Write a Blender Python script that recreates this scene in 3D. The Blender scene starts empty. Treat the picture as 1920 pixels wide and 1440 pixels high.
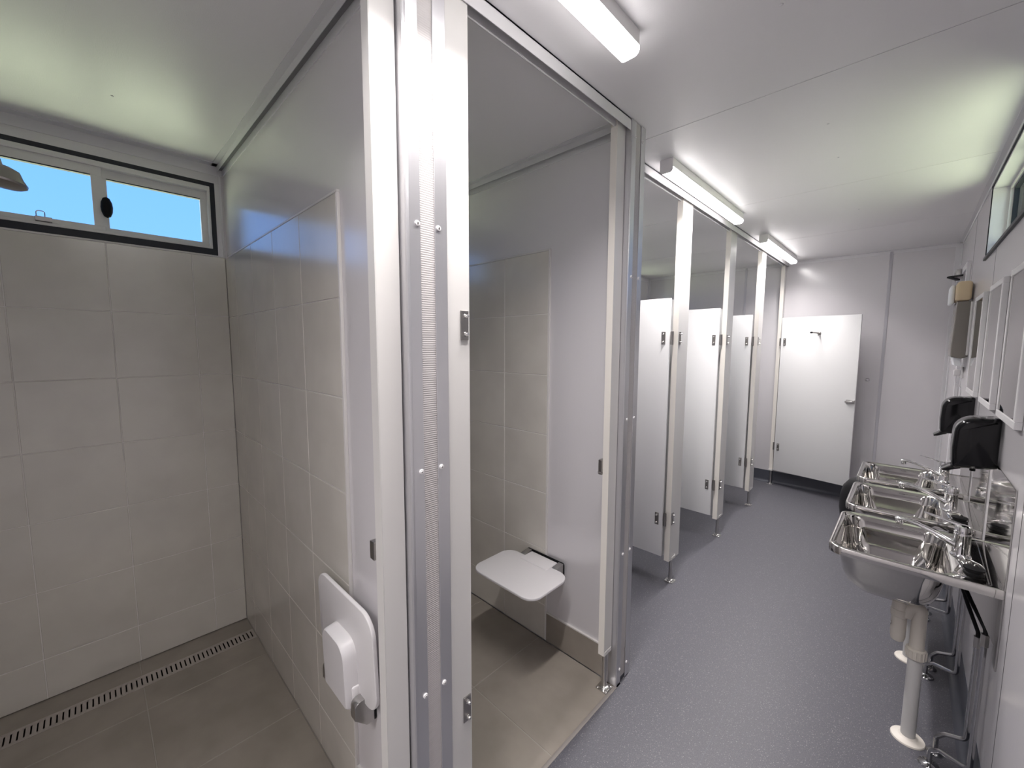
import bpy, bmesh, math, random
from mathutils import Vector, Matrix
random.seed(7)
S = bpy.context.scene
COL = S.collection
PI = math.pi

# ------------------------------------------------------------------ camera, world, sun, exposure
F_PX = 768.62
cam = bpy.data.cameras.new('camera')
cam.sensor_fit = 'HORIZONTAL'; cam.sensor_width = 36.0
cam.lens = F_PX / 1920 * 36.0
cam.clip_start = 0.02; cam.clip_end = 500
co = bpy.data.objects.new('camera', cam); COL.objects.link(co)
def cam_matrix(yaw, pitch, roll, loc):
    a, b, c = yaw, pitch, roll
    f = Vector((-math.sin(a)*math.cos(b), math.cos(a)*math.cos(b), math.sin(b)))
    r0 = Vector((math.cos(a), math.sin(a), 0)); u0 = r0.cross(f)
    r = r0*math.cos(c) + u0*math.sin(c)
    u = -r0*math.sin(c) + u0*math.cos(c)
    m = Matrix.Identity(4)
    for i in range(3):
        m[i][0], m[i][1], m[i][2], m[i][3] = r[i], u[i], -f[i], loc[i]
    return m
co.matrix_world = cam_matrix(math.radians(44.1174), math.radians(-5.33465), math.radians(0.19287), (0, 0, 1.5))
S.camera = co

W = bpy.data.worlds.new('sky'); S.world = W; W.use_nodes = True
wt = W.node_tree; wt.nodes.clear()
wo = wt.nodes.new('ShaderNodeOutputWorld'); wb = wt.nodes.new('ShaderNodeBackground')
tc = wt.nodes.new('ShaderNodeTexCoord'); sep = wt.nodes.new('ShaderNodeSeparateXYZ')
ramp = wt.nodes.new('ShaderNodeValToRGB')
wt.links.new(tc.outputs['Generated'], sep.inputs[0]); wt.links.new(sep.outputs['Z'], ramp.inputs[0])
ramp.color_ramp.elements[0].position = 0.0; ramp.color_ramp.elements[0].color = (0.34, 0.74, 1.6, 1)
ramp.color_ramp.elements[1].position = 0.6; ramp.color_ramp.elements[1].color = (0.19, 0.54, 1.6, 1)
wt.links.new(ramp.outputs[0], wb.inputs['Color']); wb.inputs['Strength'].default_value = 0.51
wt.links.new(wb.outputs[0], wo.inputs['Surface'])

sl = bpy.data.lights.new('sun', 'SUN'); sl.energy = 21; sl.angle = 0.01; sl.color = (1, 0.95, 0.86)
so = bpy.data.objects.new('sun', sl); COL.objects.link(so)
so.rotation_euler = (math.radians(24), math.radians(0), 0)

S.view_settings.view_transform = 'Standard'
S.view_settings.look = 'None'
S.view_settings.gamma = 1.0
S.view_settings.use_curve_mapping = False
S.view_settings.exposure = 1.0
LAMP_STRENGTH = 5.0          # radiance of the lamp diffusers
LAMP_BEAM = 13.0             # downward beam of each batten

# ------------------------------------------------------------------ materials
def new_mat(name, base, rough=0.5, metal=0.0, spec=0.5):
    m = bpy.data.materials.new(name); m.use_nodes = True
    b = m.node_tree.nodes['Principled BSDF']
    b.inputs['Base Color'].default_value = (*base, 1)
    b.inputs['Roughness'].default_value = rough
    b.inputs['Metallic'].default_value = metal
    b.inputs['Specular IOR Level'].default_value = spec
    return m
def N(m, t): return m.node_tree.nodes.new(t)
def L(m, a, b): m.node_tree.links.new(a, b)
def bsdf(m): return m.node_tree.nodes['Principled BSDF']
def noise_color(m, c1, c2, scale, detail=4, lo=0.35, hi=0.65, coord='Object', stretch=None):
    t = N(m, 'ShaderNodeTexCoord'); n = N(m, 'ShaderNodeTexNoise'); r = N(m, 'ShaderNodeValToRGB')
    n.inputs['Scale'].default_value = scale; n.inputs['Detail'].default_value = detail
    src = t.outputs[coord]
    if stretch:
        mp = N(m, 'ShaderNodeMapping'); mp.inputs['Scale'].default_value = stretch
        L(m, src, mp.inputs[0]); src = mp.outputs[0]
    L(m, src, n.inputs['Vector']); L(m, n.outputs['Fac'], r.inputs[0])
    r.color_ramp.elements[0].position = lo; r.color_ramp.elements[0].color = (*c1, 1)
    r.color_ramp.elements[1].position = hi; r.color_ramp.elements[1].color = (*c2, 1)
    L(m, r.outputs[0], bsdf(m).inputs['Base Color'])
    return r
def noise_bump(m, scale, strength, dist=0.001, stretch=None, detail=2):
    t = N(m, 'ShaderNodeTexCoord'); n = N(m, 'ShaderNodeTexNoise'); bp = N(m, 'ShaderNodeBump')
    n.inputs['Scale'].default_value = scale; n.inputs['Detail'].default_value = detail
    src = t.outputs['Object']
    if stretch:
        mp = N(m, 'ShaderNodeMapping'); mp.inputs['Scale'].default_value = stretch
        L(m, src, mp.inputs[0]); src = mp.outputs[0]
    L(m, src, n.inputs['Vector']); L(m, n.outputs['Fac'], bp.inputs['Height'])
    bp.inputs['Strength'].default_value = strength; bp.inputs['Distance'].default_value = dist
    L(m, bp.outputs[0], bsdf(m).inputs['Normal'])

M = {}
M['wall'] = new_mat('painted_panel', (0.70, 0.68, 0.70), 0.20, 0, 0.5)
bsdf(M['wall']).inputs['IOR'].default_value = 1.95
noise_bump(M['wall'], 220, 0.16, 0.0007)
M['ceiling'] = new_mat('ceiling_panel', (0.86, 0.845, 0.855), 0.36, 0, 0.5)
noise_bump(M['ceiling'], 60, 0.30, 0.0010, stretch=(1.0, 14.0, 1.0))
M['trim'] = new_mat('grey_angle_trim', (0.74, 0.73, 0.75), 0.4)
M['strip'] = new_mat('grey_cover_strip', (0.54, 0.53, 0.57), 0.5)
M['groove_shade'] = new_mat('grey_groove_shade', (0.26, 0.255, 0.27), 0.7)
M['joint'] = new_mat('dark_joint', (0.10, 0.095, 0.10), 0.8)
M['laminate'] = new_mat('white_laminate', (0.67, 0.655, 0.635), 0.38)
noise_bump(M['laminate'], 320, 0.05, 0.0004)
M['edge'] = new_mat('cream_edge_tape', (0.77, 0.735, 0.68), 0.5)
M['door'] = new_mat('white_door_laminate', (0.80, 0.80, 0.80), 0.4)
noise_bump(M['door'], 320, 0.05, 0.0004)
M['alu'] = new_mat('mill_aluminium', (0.66, 0.655, 0.675), 0.34, 0.85)
M['textured'] = new_mat('embossed_panel_edge', (0.50, 0.475, 0.47), 0.45)
def _weave(m):
    t = N(m, 'ShaderNodeTexCoord'); w = N(m, 'ShaderNodeTexWave'); bp = N(m, 'ShaderNodeBump')
    w.bands_direction = 'Z'; w.inputs['Scale'].default_value = 60; w.inputs['Distortion'].default_value = 0.4
    L(m, t.outputs['Object'], w.inputs['Vector']); L(m, w.outputs['Fac'], bp.inputs['Height'])
    bp.inputs['Strength'].default_value = 0.35; bp.inputs['Distance'].default_value = 0.001
    L(m, bp.outputs[0], bsdf(m).inputs['Normal'])
_weave(M['textured'])
M['tile'] = new_mat('grey_beige_wall_tile', (0.33, 0.31, 0.29), 0.20, 0, 0.5)
bsdf(M['tile']).inputs['IOR'].default_value = 1.85
noise_color(M['tile'], (0.64, 0.61, 0.555), (0.70, 0.67, 0.61), 5)
noise_bump(M['tile'], 14, 0.10, 0.002)
M['grout'] = new_mat('pale_grout', (0.78, 0.75, 0.72), 0.8)
M['tile_trim'] = new_mat('white_tile_trim', (0.70, 0.68, 0.66), 0.35)
M['floor_tile'] = new_mat('brown_grey_floor_tile', (0.20, 0.175, 0.155), 0.5)
noise_color(M['floor_tile'], (0.275, 0.245, 0.21), (0.33, 0.295, 0.255), 6)
M['floor_grout'] = new_mat('floor_grout', (0.40, 0.37, 0.335), 0.85)
M['vinyl'] = new_mat('blue_grey_safety_vinyl', (0.20, 0.205, 0.235), 0.42)
def _vinyl(m):
    t = N(m, 'ShaderNodeTexCoord'); v = N(m, 'ShaderNodeTexVoronoi'); v.inputs['Scale'].default_value = 420
    n = N(m, 'ShaderNodeTexNoise'); n.inputs['Scale'].default_value = 260; n.inputs['Detail'].default_value = 3
    L(m, t.outputs['Object'], v.inputs['Vector']); L(m, t.outputs['Object'], n.inputs['Vector'])
    r = N(m, 'ShaderNodeValToRGB'); L(m, n.outputs['Fac'], r.inputs[0])
    r.color_ramp.elements[0].position = .38; r.color_ramp.elements[0].color = (0.090, 0.090, 0.106, 1)
    r.color_ramp.elements[1].position = .66; r.color_ramp.elements[1].color = (0.131, 0.129, 0.147, 1)
    s = N(m, 'ShaderNodeSeparateColor'); L(m, v.outputs['Color'], s.inputs[0])
    g = N(m, 'ShaderNodeMath'); g.operation = 'GREATER_THAN'; g.inputs[1].default_value = 0.965
    L(m, s.outputs[0], g.inputs[0])
    mx = N(m, 'ShaderNodeMix'); mx.data_type = 'RGBA'
    L(m, g.outputs[0], mx.inputs[0]); L(m, r.outputs[0], mx.inputs[6]); mx.inputs[7].default_value = (0.235, 0.23, 0.24, 1)
    L(m, mx.outputs[2], bsdf(m).inputs['Base Color'])
    bp = N(m, 'ShaderNodeBump'); bp.inputs['Strength'].default_value = .25; bp.inputs['Distance'].default_value = .001
    L(m, n.outputs['Fac'], bp.inputs['Height']); L(m, bp.outputs[0], bsdf(m).inputs['Normal'])
_vinyl(M['vinyl'])
M['seam'] = new_mat('vinyl_weld', (0.13, 0.132, 0.155), 0.5)
M['cove'] = new_mat('shaded_cove_vinyl', (0.075, 0.08, 0.10), 0.45)  # skirting vinyl darkened, weak light near the floor put into the colour
M['steel'] = new_mat('polished_stainless', (0.58, 0.565, 0.545), 0.055, 1.0)
M['brushed'] = new_mat('brushed_stainless', (0.50, 0.49, 0.48), 0.30, 1.0)
noise_bump(M['brushed'], 90, 0.08, 0.0005, stretch=(1, 1, 12))
M['chrome'] = new_mat('chrome', (0.82, 0.82, 0.83), 0.05, 1.0)
M['pipe'] = new_mat('darkened_chrome_pipe', (0.46, 0.46, 0.47), 0.12, 1.0)  # chrome darkened, reflection of the dark floor put into the base colour
M['hinge'] = new_mat('hinge_steel', (0.36, 0.345, 0.33), 0.30, 1.0)
M['bolt'] = new_mat('bolt_steel', (0.75, 0.74, 0.72), 0.18, 1.0)
M['black'] = new_mat('black_gloss_plastic', (0.004, 0.004, 0.005), 0.12, 0, 0.35)
M['rubber'] = new_mat('black_rubber', (0.008, 0.008, 0.009), 0.55, 0, 0.15)
M['white'] = new_mat('white_plastic', (0.78, 0.76, 0.765), 0.32)
M['pvc'] = new_mat('grey_white_pvc', (0.56, 0.55, 0.54), 0.35)
M['pvc_nut'] = new_mat('cream_pvc_fitting', (0.60, 0.56, 0.50), 0.4)
M['flange'] = new_mat('cream_floor_flange', (0.80, 0.75, 0.68), 0.4)
M['mirror'] = new_mat('mirror_glass', (0.52, 0.515, 0.49), 0.015, 1.0)
M['frame'] = new_mat('white_aluminium_frame', (0.70, 0.69, 0.70), 0.4)
M['seal'] = new_mat('black_window_seal', (0.012, 0.015, 0.022), 0.5)
M['window_frame'] = new_mat('window_frame_paint', (0.76, 0.75, 0.74), 0.35)
M['smoke'] = new_mat('smoky_plastic', (0.21, 0.19, 0.17), 0.25)
M['kraft'] = new_mat('kraft_wrap', (0.68, 0.54, 0.36), 0.7)
noise_bump(M['kraft'], 24, 0.6, 0.006)
M['paper'] = new_mat('white_paper', (0.86, 0.87, 0.90), 0.8)
noise_bump(M['paper'], 30, 0.5, 0.004)
M['bag'] = new_mat('black_bin_plastic', (0.010, 0.010, 0.011), 0.4)
M['grate'] = new_mat('drain_steel', (0.50, 0.46, 0.43), 0.45, 0.6)
M['dark'] = new_mat('drain_shade', (0.01, 0.009, 0.008), 0.9)
M['grass'] = new_mat('grass', (0.16, 0.24, 0.06), 0.9)
noise_color(M['grass'], (0.27, 0.315, 0.20), (0.38, 0.41, 0.29), 2.5)
M['cladding'] = new_mat('outer_cladding', (0.5, 0.5, 0.5), 0.5)
M['red'] = new_mat('red_cloth', (0.55, 0.05, 0.025), 0.8)
noise_bump(M['red'], 9, 0.6, 0.02)
g = bpy.data.materials.new('window_glass'); g.use_nodes = True; g.node_tree.nodes.clear()
_o = g.node_tree.nodes.new('ShaderNodeOutputMaterial'); _t = g.node_tree.nodes.new('ShaderNodeBsdfTransparent')
_g = g.node_tree.nodes.new('ShaderNodeBsdfGlossy'); _x = g.node_tree.nodes.new('ShaderNodeMixShader'); _f = g.node_tree.nodes.new('ShaderNodeFresnel')
_t.inputs[0].default_value = (0.96, 0.985, 0.98, 1); _g.inputs['Roughness'].default_value = 0.02; _f.inputs['IOR'].default_value = 1.12
for a, b in ((_f.outputs[0], _x.inputs[0]), (_t.outputs[0], _x.inputs[1]), (_g.outputs[0], _x.inputs[2]), (_x.outputs[0], _o.inputs[0])): g.node_tree.links.new(a, b)
M['glass'] = g
e = new_mat('lamp_diffuser', (0.9, 0.9, 0.9), 0.4)
bsdf(e).inputs['Emission Color'].default_value = (1.0, 0.965, 0.955, 1)
bsdf(e).inputs['Emission Strength'].default_value = LAMP_STRENGTH
M['lamp'] = e

# ------------------------------------------------------------------ mesh builder
def rrect(x0, x1, y0, y1, r, n=6):
    """closed outline of a rounded rectangle; r one radius or four (x0y0, x1y0, x1y1, x0y1)"""
    if not hasattr(r, '__len__'): r = (r,)*4
    pts = []
    cs = [(x0, y0, PI, r[0], 1, 1), (x1, y0, 1.5*PI, r[1], -1, 1), (x1, y1, 0, r[2], -1, -1), (x0, y1, .5*PI, r[3], 1, -1)]
    for (x, y, a0, rr, sx, sy) in cs:
        cx, cy = x + sx*rr, y + sy*rr
        for i in range(n+1):
            a = a0 + .5*PI*i/n
            pts.append((cx + rr*math.cos(a), cy + rr*math.sin(a)))
    return pts
def fillet(pts, r, n=5):
    P = [Vector(p) for p in pts]; out = [P[0]]
    for i in range(1, len(P)-1):
        a, b, c = P[i-1], P[i], P[i+1]
        u = (a-b); v = (c-b); lu, lv = u.length, v.length; u.normalize(); v.normalize()
        ang = u.angle(v)
        if ang > PI-0.02: out.append(b); continue
        t = min(r/math.tan(ang/2), .48*lu, .48*lv); rr = t*math.tan(ang/2)
        cen = b + (u+v).normalized()*(rr/math.sin(ang/2))
        s = b + u*t - cen; e_ = b + v*t - cen
        w = PI - ang; ax = s.cross(e_)
        for k in range(n+1):
            out.append(cen + Matrix.Rotation(w*k/n, 3, ax.normalized()) @ s if ax.length > 1e-12 else cen + s)
    out.append(P[-1]); return out

class MB:
    def __init__(self): self.bm = bmesh.new(); self.mi = 0
    def _tag(self, faces, smooth=False):
        for f in faces: f.material_index = self.mi; f.smooth = smooth
    def merge(self, b2, smooth=None):
        me = bpy.data.meshes.new('t'); 
        for f in b2.faces:
            f.material_index = self.mi
            if smooth is not None: f.smooth = smooth
        b2.to_mesh(me); b2.free(); self.bm.from_mesh(me); bpy.data.meshes.remove(me)
    def box(self, x0, x1, y0, y1, z0, z1, bev=0.0, seg=2):
        b = bmesh.new()
        bmesh.ops.create_cube(b, size=1)
        for v in b.verts:
            v.co = Vector(((x0+x1)/2 + v.co.x*(x1-x0), (y0+y1)/2 + v.co.y*(y1-y0), (z0+z1)/2 + v.co.z*(z1-z0)))
        if bev > 0: bmesh.ops.bevel(b, geom=b.edges[:], offset=bev, segments=seg, affect='EDGES', profile=.5)
        self.merge(b); return self
    def quad(self, *p):
        f = self.bm.faces.new([self.bm.verts.new(q) for q in p]); self._tag([f]); return self
    def loft(self, rings, cap0=True, cap1=True, smooth=True, closed=True):
        R = [[self.bm.verts.new(p) for p in r] for r in rings]
        n = len(R[0]); fs = []
        for a, b in zip(R[:-1], R[1:]):
            for i in range(n if closed else n-1):
                j = (i+1) % n
                try: fs.append(self.bm.faces.new((a[i], a[j], b[j], b[i])))
                except ValueError: pass
        self._tag(fs, smooth)
        if cap0: self._tag([self.bm.faces.new(list(reversed(R[0])))])
        if cap1: self._tag([self.bm.faces.new(R[-1])])
        return self
    def tube(self, path, r, seg=12, smooth=True):
        P = [Vector(p) for p in path]; n = len(P)
        rr = r if hasattr(r, '__len__') else [r]*n
        T = []
        for i in range(n):
            t = (P[min(i+1, n-1)] - P[max(i-1, 0)]); T.append(t.normalized())
        up = Vector((0, 0, 1)) if abs(T[0].z) < .9 else Vector((1, 0, 0))
        s = T[0].cross(up).normalized(); rings = []
        for i in range(n):
            if i: 
                q = T[i-1].rotation_difference(T[i]); s = (q @ s)
            s = (s - T[i]*s.dot(T[i])).normalized(); u = T[i].cross(s)
            rings.append([P[i] + (s*math.cos(2*PI*k/seg) + u*math.sin(2*PI*k/seg))*rr[i] for k in range(seg)])
        return self.loft(rings, True, True, smooth)
    def cyl(self, a, b, r, seg=16, r2=None): return self.tube([a, b], [r, r if r2 is None else r2], seg)
    def lathe(self, prof, center, axis='z', seg=32, cap=True):
        """prof: list of (radius, height)"""
        c = Vector(center); rings = []
        for (r, h) in prof:
            ring = []
            for k in range(seg):
                a = 2*PI*k/seg; x, y = r*math.cos(a), r*math.sin(a)
                d = {'z': (x, y, h), 'x': (h, x, y), 'y': (y, h, x)}[axis]
                ring.append(c + Vector(d))
            rings.append(ring)
        return self.loft(rings, cap, cap, True)
    def prism(self, poly, axis, a, b, bev=0.0, seg=3, sel=None):
        """poly 2-D outline extruded along axis from a to b. axis 'y': (x,z); 'x': (y,z); 'z': (x,y)"""
        m = bmesh.new()
        def P(p, t): return {'y': (p[0], t, p[1]), 'x': (t, p[0], p[1]), 'z': (p[0], p[1], t)}[axis]
        A = [m.verts.new(P(p, a)) for p in poly]; B = [m.verts.new(P(p, b)) for p in poly]
        n = len(poly)
        m.faces.new(A); m.faces.new(list(reversed(B)))
        for i in range(n): m.faces.new((A[i], B[i], B[(i+1) % n], A[(i+1) % n]))
        bmesh.ops.recalc_face_normals(m, faces=m.faces[:])
        if bev > 0:
            SA = set(A); SB = set(B)
            ed = [e_ for e_ in m.edges if (e_.verts[0] in SA and e_.verts[1] in SA) or (e_.verts[0] in SB and e_.verts[1] in SB)]
            bmesh.ops.bevel(m, geom=ed, offset=bev, segments=seg, affect='EDGES', profile=.5)
        self.merge(m); return self
    def build(self, name, mats, parent=None, smooth_angle=35, kind=None, weld=False):
        me = bpy.data.meshes.new(name)
        if weld: bmesh.ops.remove_doubles(self.bm, verts=self.bm.verts[:], dist=1e-5)
        bmesh.ops.recalc_face_normals(self.bm, faces=self.bm.faces[:])
        self.bm.to_mesh(me); self.bm.free()
        for k in (mats if isinstance(mats, (list, tuple)) else [mats]): me.materials.append(M[k] if isinstance(k, str) else k)
        for p in me.polygons: p.use_smooth = True
        me.set_sharp_from_angle(angle=math.radians(smooth_angle))
        o = bpy.data.objects.new(name, me); COL.objects.link(o)
        if parent: o.parent = parent
        if kind: o['kind'] = kind
        return o
def thing(name, label, cat, loc=(0, 0, 0), rz=0, group=None):
    o = bpy.data.objects.new(name, None); o.empty_display_size = .05; COL.objects.link(o)
    o.location = loc; o.rotation_euler = (0, 0, rz); o['label'] = label; o['category'] = cat
    if group: o['group'] = group
    return o
def tag(o, label, cat, group=None):
    o['label'] = label; o['category'] = cat
    if group: o['group'] = group
    return o
def dup(root, label, loc, rz=None, group=None):
    r = root.copy(); COL.objects.link(r); r.location = loc; r['label'] = label
    if rz is not None: r.rotation_euler = (0, 0, rz)
    if group: r['group'] = group
    for ch in list(root.children):
        c = ch.copy(); COL.objects.link(c); c.parent = r
        for gch in list(ch.children):
            d = gch.copy(); COL.objects.link(d); d.parent = c
    return r
def struct(name, mb, mats, label=None, **k):
    o = mb.build(name, mats, kind='structure', **k)
    if label: o['label'] = label
    return o

# ------------------------------------------------------------------ room dimensions
XL, XR, YN, YF, ZC = -2.535, 0.255, -2.35, 5.19, 2.38     # left wall, right wall, near wall, far wall, ceiling
XS = -0.835                                             # front of the shower cubicles
P1A, P1B = 0.524, 0.622                                 # first shower partition, faces
P2A, P2B = 1.540, 1.632                                 # second shower partition
P0A, P0B = -0.545, -0.447                               # partition before the first shower
XT = -0.995                                             # front of the toilet cubicles
SEAMS = (-1.90, -0.70, 0.50, 1.72, 2.92, 4.09)

# outside ground
mb = MB(); mb.box(-60, 60, -60, 60, -0.50, -0.45)
struct('ground', mb, 'grass', 'green grass outside the building')

# floor
mb = MB(); mb.box(XS+.004, XR, YN, YF, -.12, 0); mb.box(XL, XS+.004, P2A+.02, YF, -.12, 0); mb.box(XL, XS+.004, YN, P0B-.02, -.12, 0)
floor = struct('floor', mb, 'vinyl', 'blue grey speckled safety vinyl floor')
mb = MB()                                               # welded seams in the vinyl
mb.box(-0.4495, -0.4475, YN+.01, YF-.05, -.001, 0.0004)
mb.build('weld_seam', 'seam', floor)

def tile_field(mb, a0, a1, b0, b1, cuts_a, cuts_b, place, gap=.0032, th=.009):
    """tiles between the cut lines, each a bevelled slab over a grout bed; place(mb, a0,a1,b0,b1,t0,t1)"""
    mb.mi = 1; place(mb, a0, a1, b0, b1, 0.0, th-.0018, 0)
    mb.mi = 0
    A = sorted([a0-gap/2] + [c for c in cuts_a if a0+.01 < c < a1-.01] + [a1+gap/2]); B = sorted([b0-gap/2] + [c for c in cuts_b if b0+.01 < c < b1-.01] + [b1+gap/2])
    for i in range(len(A)-1):
        for j in range(len(B)-1):
            place(mb, A[i]+gap/2, A[i+1]-gap/2, B[j]+gap/2, B[j+1]-gap/2, 0.0, th, .0012)
FT = 0.4385
def onfloor(mb, a0, a1, b0, b1, t0, t1, bev): mb.box(a0, a1, b0, b1, -.12, t1-.009, bev if bev else 0, 1)
mb = MB()
tile_field(mb, XL, -0.846, P0B, P1A-.01, [-0.846-FT*k for k in range(1, 5)], [0.514-FT*k for k in range(1, 3)], onfloor)
tile_field(mb, XL, -0.846, P1B, P2A-.01, [-0.846-FT*k for k in range(1, 5)], [1.528-FT*k for k in range(1, 3)], onfloor)
mb.mi = 1; mb.box(-1.0, -0.846, P1A-.01, P1B, -.12, -.001); mb.box(XL, -1.0, P1A-.01, P1B, -.12, -.001)
struct('floor_tiled', mb, ['floor_tile', 'floor_grout'], 'brown grey floor tiles of the shower cubicles')
mb = MB(); mb.box(-0.846, -0.831, P0B, P2A-.012, -.05, .0025, .001)
struct('trim_1', mb, 'grate', 'thin metal strip between floor tiles and vinyl')

# walls -------------------------------------------------------------
def wall_with_holes(mb, axis_x, y0, y1, z0, z1, holes, x0, x1):
    """wall slab x0..x1 spanning y,z with rectangular holes (ya,yb,za,zb)"""
    ys = sorted({y0, y1, *[h[0] for h in holes], *[h[1] for h in holes]})
    zs = sorted({z0, z1, *[h[2] for h in holes], *[h[3] for h in holes]})
    for i in range(len(ys)-1):
        for j in range(len(zs)-1):
            ym, zm = (ys[i]+ys[i+1])/2, (zs[j]+zs[j+1])/2
            if any(h[0] < ym < h[1] and h[2] < zm < h[3] for h in holes): continue
            mb.box(x0, x1, ys[i], ys[i+1], zs[j], zs[j+1])
WL = [(-0.330, 0.487, 1.946, 2.295), (0.72, 1.44, 1.946, 2.295), (2.75, 3.42, 1.946, 2.295), (4.25, 4.92, 1.946, 2.295)]
WR = (2.12, 3.377, 1.98, 2.338)
mb = MB(); wall_with_holes(mb, 0, YN-.1, YF+.1, -.12, ZC+.05, WL, XL-.075, XL)
struct('wall_left', mb, 'wall', 'long outer wall behind showers and toilets')
mb = MB(); wall_with_holes(mb, 0, YN-.1, YF+.1, -.12, ZC+.05, [WR], XR, XR+.075)
wr = struct('wall_right', mb, 'wall', 'outer wall behind the sinks and mirrors')
mb = MB()
for y in (-1.78, -.59, .60, 1.79, 2.985, 4.10): mb.box(XR-.0006, XR+.001, y-.0016, y+.0016, .13, 1.98 if 2.12 < y < 3.377 else ZC)
mb.build('panel_joint', 'joint', wr)
mb = MB(); mb.box(XL, XR, YF, YF+.075, -.12, ZC+.05)
wf = struct('wall_far', mb, 'wall', 'far end wall behind the last cubicle')
mb = MB()
for x in (-1.381, -0.186): mb.box(x-.011, x+.011, YF-.004, YF, .12, ZC-.01, .001, 1)
mb.build('cover_strip', 'strip', wf)
mb = MB(); mb.box(XL, XR, YN-.075, YN, -.12, ZC+.05)
struct('wall_near', mb, 'wall', 'end wall behind the viewer')
# ceiling of panels with thin joints
mb = MB()
ys = [YN-.08, *SEAMS, YF+.08]
for a, b in zip(ys[:-1], ys[1:]): mb.box(XL-.08, XR+.08, a+.0016, b-.0016, ZC, ZC+.05)
mb.mi = 1; mb.box(XL-.08, XR+.08, YN-.08, YF+.08, ZC+.006, ZC+.06)
ceil = struct('ceiling', mb, ['ceiling', 'joint'], 'pale panelled ceiling')
mb = MB(); mb.box(XL-.09, XR+.09, YN-.1, YF+.1, ZC+.07, ZC+.13)
struct('roof', mb, 'cladding', 'roof above the ceiling')
for (x, y) in ((-.300, 1.304), (-.296, 2.10), (-.304, 2.495), (-2.10, .118), (-1.46, .497), (-2.10, .499), (-.3, 3.5)):
    m2 = MB(); m2.lathe([(.0045, 0), (.0045, -.0012), (.003, -.0022), (.001, -.0025)], (x, y, ZC), 'z', 12)
    m2.build('ceiling_screw', 'trim', ceil)

# partitions between wet cubicles
def partition(y0, y1, x1=XS-.022):
    m2 = MB(); m2.box(XL, x1, y0, y1, -.02, ZC-.001)
    return m2
struct('wall_partition', partition(P1A, P1B), 'wall', 'partition between the two shower cubicles')
struct('wall_partition', partition(P2A, P2B), 'wall', 'partition between second shower and toilets')
struct('wall_partition', partition(P0A, P0B), 'wall', 'partition before the first shower')

# tiles on the walls
ROWS = [1.9365-.2927*k for k in range(0, 8)]
def on_y(face):
    def f(mb, a0, a1, b0, b1, t0, t1, bev): mb.box(a0, a1, face-t1, face, b0, b1, bev, 1)
    return f
def on_x(face):
    def f(mb, a0, a1, b0, b1, t0, t1, bev): mb.box(face, face+t1, a0, a1, b0, b1, bev, 1)
    return f
def tiled_partition(face, xr, top, cuts, lab):
    m2 = MB(); rows = [top-.2927*k for k in range(1, 8)]
    tile_field(m2, XL+.010, xr, .004, top, cuts, rows, on_y(face))
    m2.mi = 2; m2.box(xr+.0005, xr+.010, face-.0095, face, .004, top+.0004, .001, 1); m2.box(XL+.01, xr+.010, face-.0095, face, top+.0005, top+.008, .001, 1)
    return struct('wall_tiles', m2, ['tile', 'grout', 'tile_trim'], lab)
tiled_partition(P1A, -1.199, 1.930, [-1.4915, -1.7785, -2.0665, -2.354], 'square grey beige tiles behind the folded seat')
tiled_partition(P2A, -1.249, 1.944, [-1.5395, -1.826, -2.113, -2.40], 'square grey beige tiles behind the lowered seat')
m2 = MB()
tile_field(m2, P0B, P1A-.010, .004, 1.9365, [.378, .0815, -.2135], ROWS[1:], on_x(XL-.009+.009))
m2.mi = 2; m2.box(XL, XL+.0095, P0B, .46, 1.937, 1.945, .001, 1)
struct('wall_tiles', m2, ['tile', 'grout', 'tile_trim'], 'square grey beige tiles below the left window')
m2 = MB()
tile_field(m2, P1B, P2A-.010, .004, 1.9365, [1.39, 1.098, .806], ROWS[1:], on_x(XL))
struct('wall_tiles', m2, ['tile', 'grout', 'tile_trim'], 'square grey beige tiles on the back wall of the second shower')
# tiled skirting right of the tile fields
m2 = MB(); m2.box(-1.238, XS-.03, P2A-.009, P2A, .003, .150, .001, 1)
m2.mi = 1; m2.box(-1.238, XS-.03, P2A-.0095, P2A, .150, .156)
struct('baseboard_1', m2, ['floor_tile', 'tile_trim'], 'dark tile skirting in the second shower')
m2 = MB(); m2.box(-1.188, XS-.03, P1A-.009, P1A, .003, .150, .001, 1)
m2.mi = 1; m2.box(-1.188, XS-.03, P1A-.0095, P1A, .150, .156)
struct('baseboard_2', m2, ['floor_tile', 'tile_trim'], 'dark tile skirting in the first shower')
# coved vinyl skirting
def cove_profile(h=.13, r=.03):
    p = [(0, h), (.004, h)]
    for i in range(7):
        a = i/6*PI/2; p.append((.004+r-r*math.cos(a), r-r*math.sin(a)))
    return p + [(0, 0)]
m2 = MB(); m2.prism([(YF-a, b) for a, b in cove_profile()], 'x', XL, XR)
struct('baseboard_far', m2, 'cove', 'shade-darkened coved vinyl skirting on the far wall')
m2 = MB(); m2.prism([(XR-a, b) for a, b in cove_profile()], 'y', YN, YF-.03)
struct('baseboard_right', m2, 'cove', 'shade-darkened coved vinyl skirting under the sinks')
m2 = MB(); m2.prism([(XL+a, b) for a, b in cove_profile()], 'y', P2B+.03, YF-.03)
struct('baseboard_left', m2, 'cove', 'shade-darkened coved vinyl skirting in the toilets')
m2 = MB(); m2.prism([(P2B+a, b) for a, b in cove_profile()], 'x', XL, XS-.04)
struct('baseboard_3', m2, 'cove', 'shade-darkened coved vinyl skirting behind the shower partition')

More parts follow.
